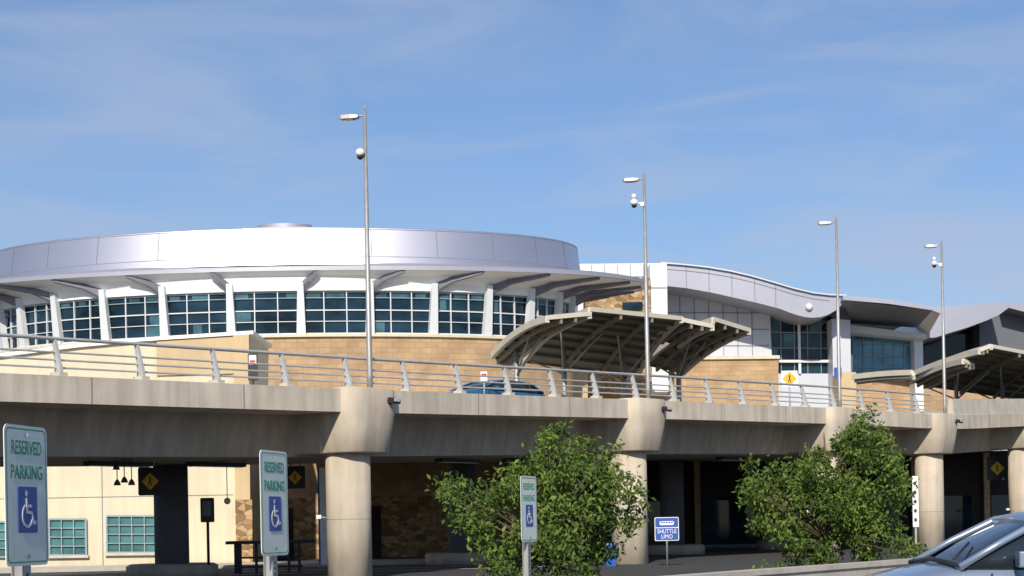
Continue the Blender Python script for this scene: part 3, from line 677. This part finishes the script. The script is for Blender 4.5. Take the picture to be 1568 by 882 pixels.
def tree(base,clumps,nleaf,lsize,seed):
    r=np.random.default_rng(seed); e=group("ash_tree",base); b=MB()
    top=max(c[2] for c in clumps); fork=top*.28
    b.tube([(0,0,-.1),(.03,0,fork*.5),(0,.02,fork),(.05,0,top*.6),(.0,0,top*.9)],[.13,.11,.09,.05,.015],M['bark'],12)
    V=[];A=[]
    for c in clumps:
        cx_,cy_,cz_,rad=c; t=min(1,max(.25,cz_/top-.25)); s0=Vector((0,0,max(fork*.8,top*t*.7)))
        mid=s0.lerp(Vector((cx_,cy_,cz_)),.5)+Vector((0,0,.12))
        b.tube([s0,mid,(cx_,cy_,cz_)],[.03,.018,.006],M['bark'],6)
        n=int(nleaf*(rad/.5)**2); cb=r.normal(0,.16)
        nt_=max(6,int(n/12)); dv=r.normal(size=(nt_,3)); dv/=np.linalg.norm(dv,axis=1)[:,None]
        tw=np.array([cx_,cy_,cz_])+dv*(rad*r.uniform(.2,1.2,size=(nt_,1)))*np.array([1,1,.85])
        q=tw[r.integers(nt_,size=n)]+r.normal(size=(n,3))*.10; q[:,2]-=np.abs(r.normal(size=n))*.06
        ax=r.normal(size=(n,3)); ax[:,2]-=.7; ax/=np.linalg.norm(ax,axis=1)[:,None]
        sd=np.cross(ax,r.normal(size=(n,3))); sd/=np.linalg.norm(sd,axis=1)[:,None]
        l=(lsize*r.uniform(.65,1.3,size=n))[:,None]; wd=l*.22; nb=np.cross(ax,sd)*l*.08
        V.append(np.stack([q,q+ax*l*.45+sd*wd+nb,q+ax*l,q+ax*l*.45-sd*wd+nb],axis=1).reshape(-1,3))
        A.append(np.clip(.48+cb+r.normal(0,.2,size=n),0,1))
    b.build("trunk_and_limbs",e)
    V=np.concatenate(V); A=np.concatenate(A); n=len(A)
    me=bpy.data.meshes.new("foliage"); me.from_pydata(V.tolist(),[],np.arange(4*n).reshape(-1,4).tolist()); me.materials.append(LM)
    at_=me.attributes.new("leafv",'FLOAT','FACE'); at_.data.foreach_set("value",A.astype(np.float32))
    o=bpy.data.objects.new("foliage",me); bpy.context.collection.objects.link(o); o.parent=e
def clumps_px(lst,d,base,seed,depthr=1.3):
    r=np.random.default_rng(seed); out=[]
    for px,py,rp in lst:
        for k in range(3):
            dd=d+r.uniform(-depthr,depthr)*(1 if k else .6); p=P(px+r.normal()*7,py+r.normal()*7,dd)
            out.append((p.x-base.x,p.y-base.y,p.z-base.z,rp/F*d))
    return out
D1=37.; base1=P(850,1000,D1); base1.z=0
l1=[(862,662,18),(838,678,22),(885,688,24),(820,712,30),(868,722,32),(915,712,26),(945,735,28),(970,765,20),(780,740,28),(745,758,26),(708,752,22),(676,745,15),(720,790,24),(765,800,32),(815,775,34),(870,780,34),(925,785,30),(965,800,16),(760,850,26),(810,840,32),(870,835,34),(920,840,22),(800,885,28),(860,885,30),(740,825,16),(900,880,20),(938,692,10),(700,775,12),(840,810,30),(850,750,30),(790,815,28)]
tree(base1,clumps_px(l1,D1,base1,3),230,.14,5)
D2=47.; base2=P(1268,1000,D2); base2.z=0
l2=[(1330,650,16),(1310,662,20),(1350,675,22),(1290,690,24),(1325,705,28),(1370,710,20),(1255,700,20),(1235,715,24),(1190,728,22),(1160,722,14),(1148,755,18),(1180,765,26),(1225,755,30),(1275,745,30),(1320,750,30),(1365,755,24),(1385,735,12),(1345,800,26),(1300,800,30),(1250,800,32),(1200,805,28),(1165,800,18),(1220,840,20),(1270,840,26),(1325,835,22),(1380,835,16),(1400,850,10),(1190,862,12),(1270,775,28),(1310,780,28)]
tree(base2,clumps_px(l2,D2,base2,4),220,.16,9)
# ---------------------------------------------------------------- world, sun, camera
sc=bpy.context.scene
wd=bpy.data.worlds.new("World"); sc.world=wd; wd.use_nodes=True; N=wd.node_tree.nodes; L=wd.node_tree.links
bg=N["Background"]; sky=N.new("ShaderNodeTexSky"); sky.sky_type='NISHITA'; sky.sun_disc=False
sd=Vector((-.12,-.85,.53)).normalized()
sky.sun_elevation=math.asin(sd.z); sky.sun_rotation=math.atan2(sd.x,sd.y); sky.air_density=1.0; sky.dust_density=.6; sky.ozone_density=2.2
tint=N.new("ShaderNodeVectorMath"); tint.operation='MULTIPLY'; tint.inputs[1].default_value=(.70,.90,1.14); L.new(sky.outputs[0],tint.inputs[0])
tc=N.new("ShaderNodeTexCoord")
def cl(rot,scale,ns,lo,hi,mxv,dist,off=(0,0,0)):
    mp=N.new("ShaderNodeMapping"); mp.inputs["Rotation"].default_value=(0,math.radians(rot),0); mp.inputs["Scale"].default_value=scale; mp.inputs["Location"].default_value=off
    L.new(tc.outputs["Generated"],mp.inputs[0]); no=N.new("ShaderNodeTexNoise"); no.inputs["Scale"].default_value=ns; no.inputs["Detail"].default_value=8; no.inputs["Roughness"].default_value=.52; no.inputs["Distortion"].default_value=dist
    L.new(mp.outputs[0],no.inputs["Vector"]); mr=N.new("ShaderNodeMapRange"); mr.interpolation_type='SMOOTHSTEP'; mr.inputs[1].default_value=lo; mr.inputs[2].default_value=hi; mr.inputs[3].default_value=0; mr.inputs[4].default_value=mxv
    L.new(no.outputs["Fac"],mr.inputs[0]); return mr.outputs[0]
c1=cl(14,(2.0,2.0,9.),1.7,.42,.68,.48,.6); c2=cl(-12,(1.8,1.8,9.),3.1,.46,.72,.30,.9,(3,1,2))
ad=N.new("ShaderNodeMath"); ad.operation='MAXIMUM'; L.new(c1,ad.inputs[0]); L.new(c2,ad.inputs[1])
# haze thickening toward the horizon
sz=N.new("ShaderNodeSeparateXYZ"); L.new(tc.outputs["Generated"],sz.inputs[0])
hz=N.new("ShaderNodeMapRange"); hz.inputs[1].default_value=.08; hz.inputs[2].default_value=.34; hz.inputs[3].default_value=.34; hz.inputs[4].default_value=.04; L.new(sz.outputs[2],hz.inputs[0])
a2=N.new("ShaderNodeMath"); a2.operation='ADD'; a2.use_clamp=True; L.new(ad.outputs[0],a2.inputs[0]); L.new(hz.outputs[0],a2.inputs[1])
mx=N.new("ShaderNodeMix"); mx.data_type='RGBA'; L.new(a2.outputs[0],mx.inputs[0]); L.new(tint.outputs[0],mx.inputs[6]); mx.inputs[7].default_value=(4.5,5.2,6.8,1)
L.new(mx.outputs[2],bg.inputs[0]); bg.inputs[1].default_value=.10
sl=bpy.data.lights.new("sun",'SUN'); sl.energy=4.6; sl.angle=math.radians(.5); sl.color=(1,.91,.77); so=bpy.data.objects.new("sun",sl); bpy.context.collection.objects.link(so)
so.rotation_euler=sd.to_track_quat('Z','Y').to_euler(); so.location=(0,-20,40)
cam=bpy.data.cameras.new("camera"); co=bpy.data.objects.new("camera",cam); bpy.context.collection.objects.link(co)
cam.sensor_width=36; cam.lens=36*F/1568; cam.shift_y=(HY-441)/1568; cam.clip_end=5000; cam.clip_start=.1
co.matrix_world=Matrix.Translation((0,0,EYE))@Matrix.Rotation(math.pi/2,4,'X')@Matrix.Rotation(-ROLL,4,'Z')
sc.camera=co
sc.view_settings.view_transform='Standard'; sc.view_settings.look='None'; sc.view_settings.exposure=0
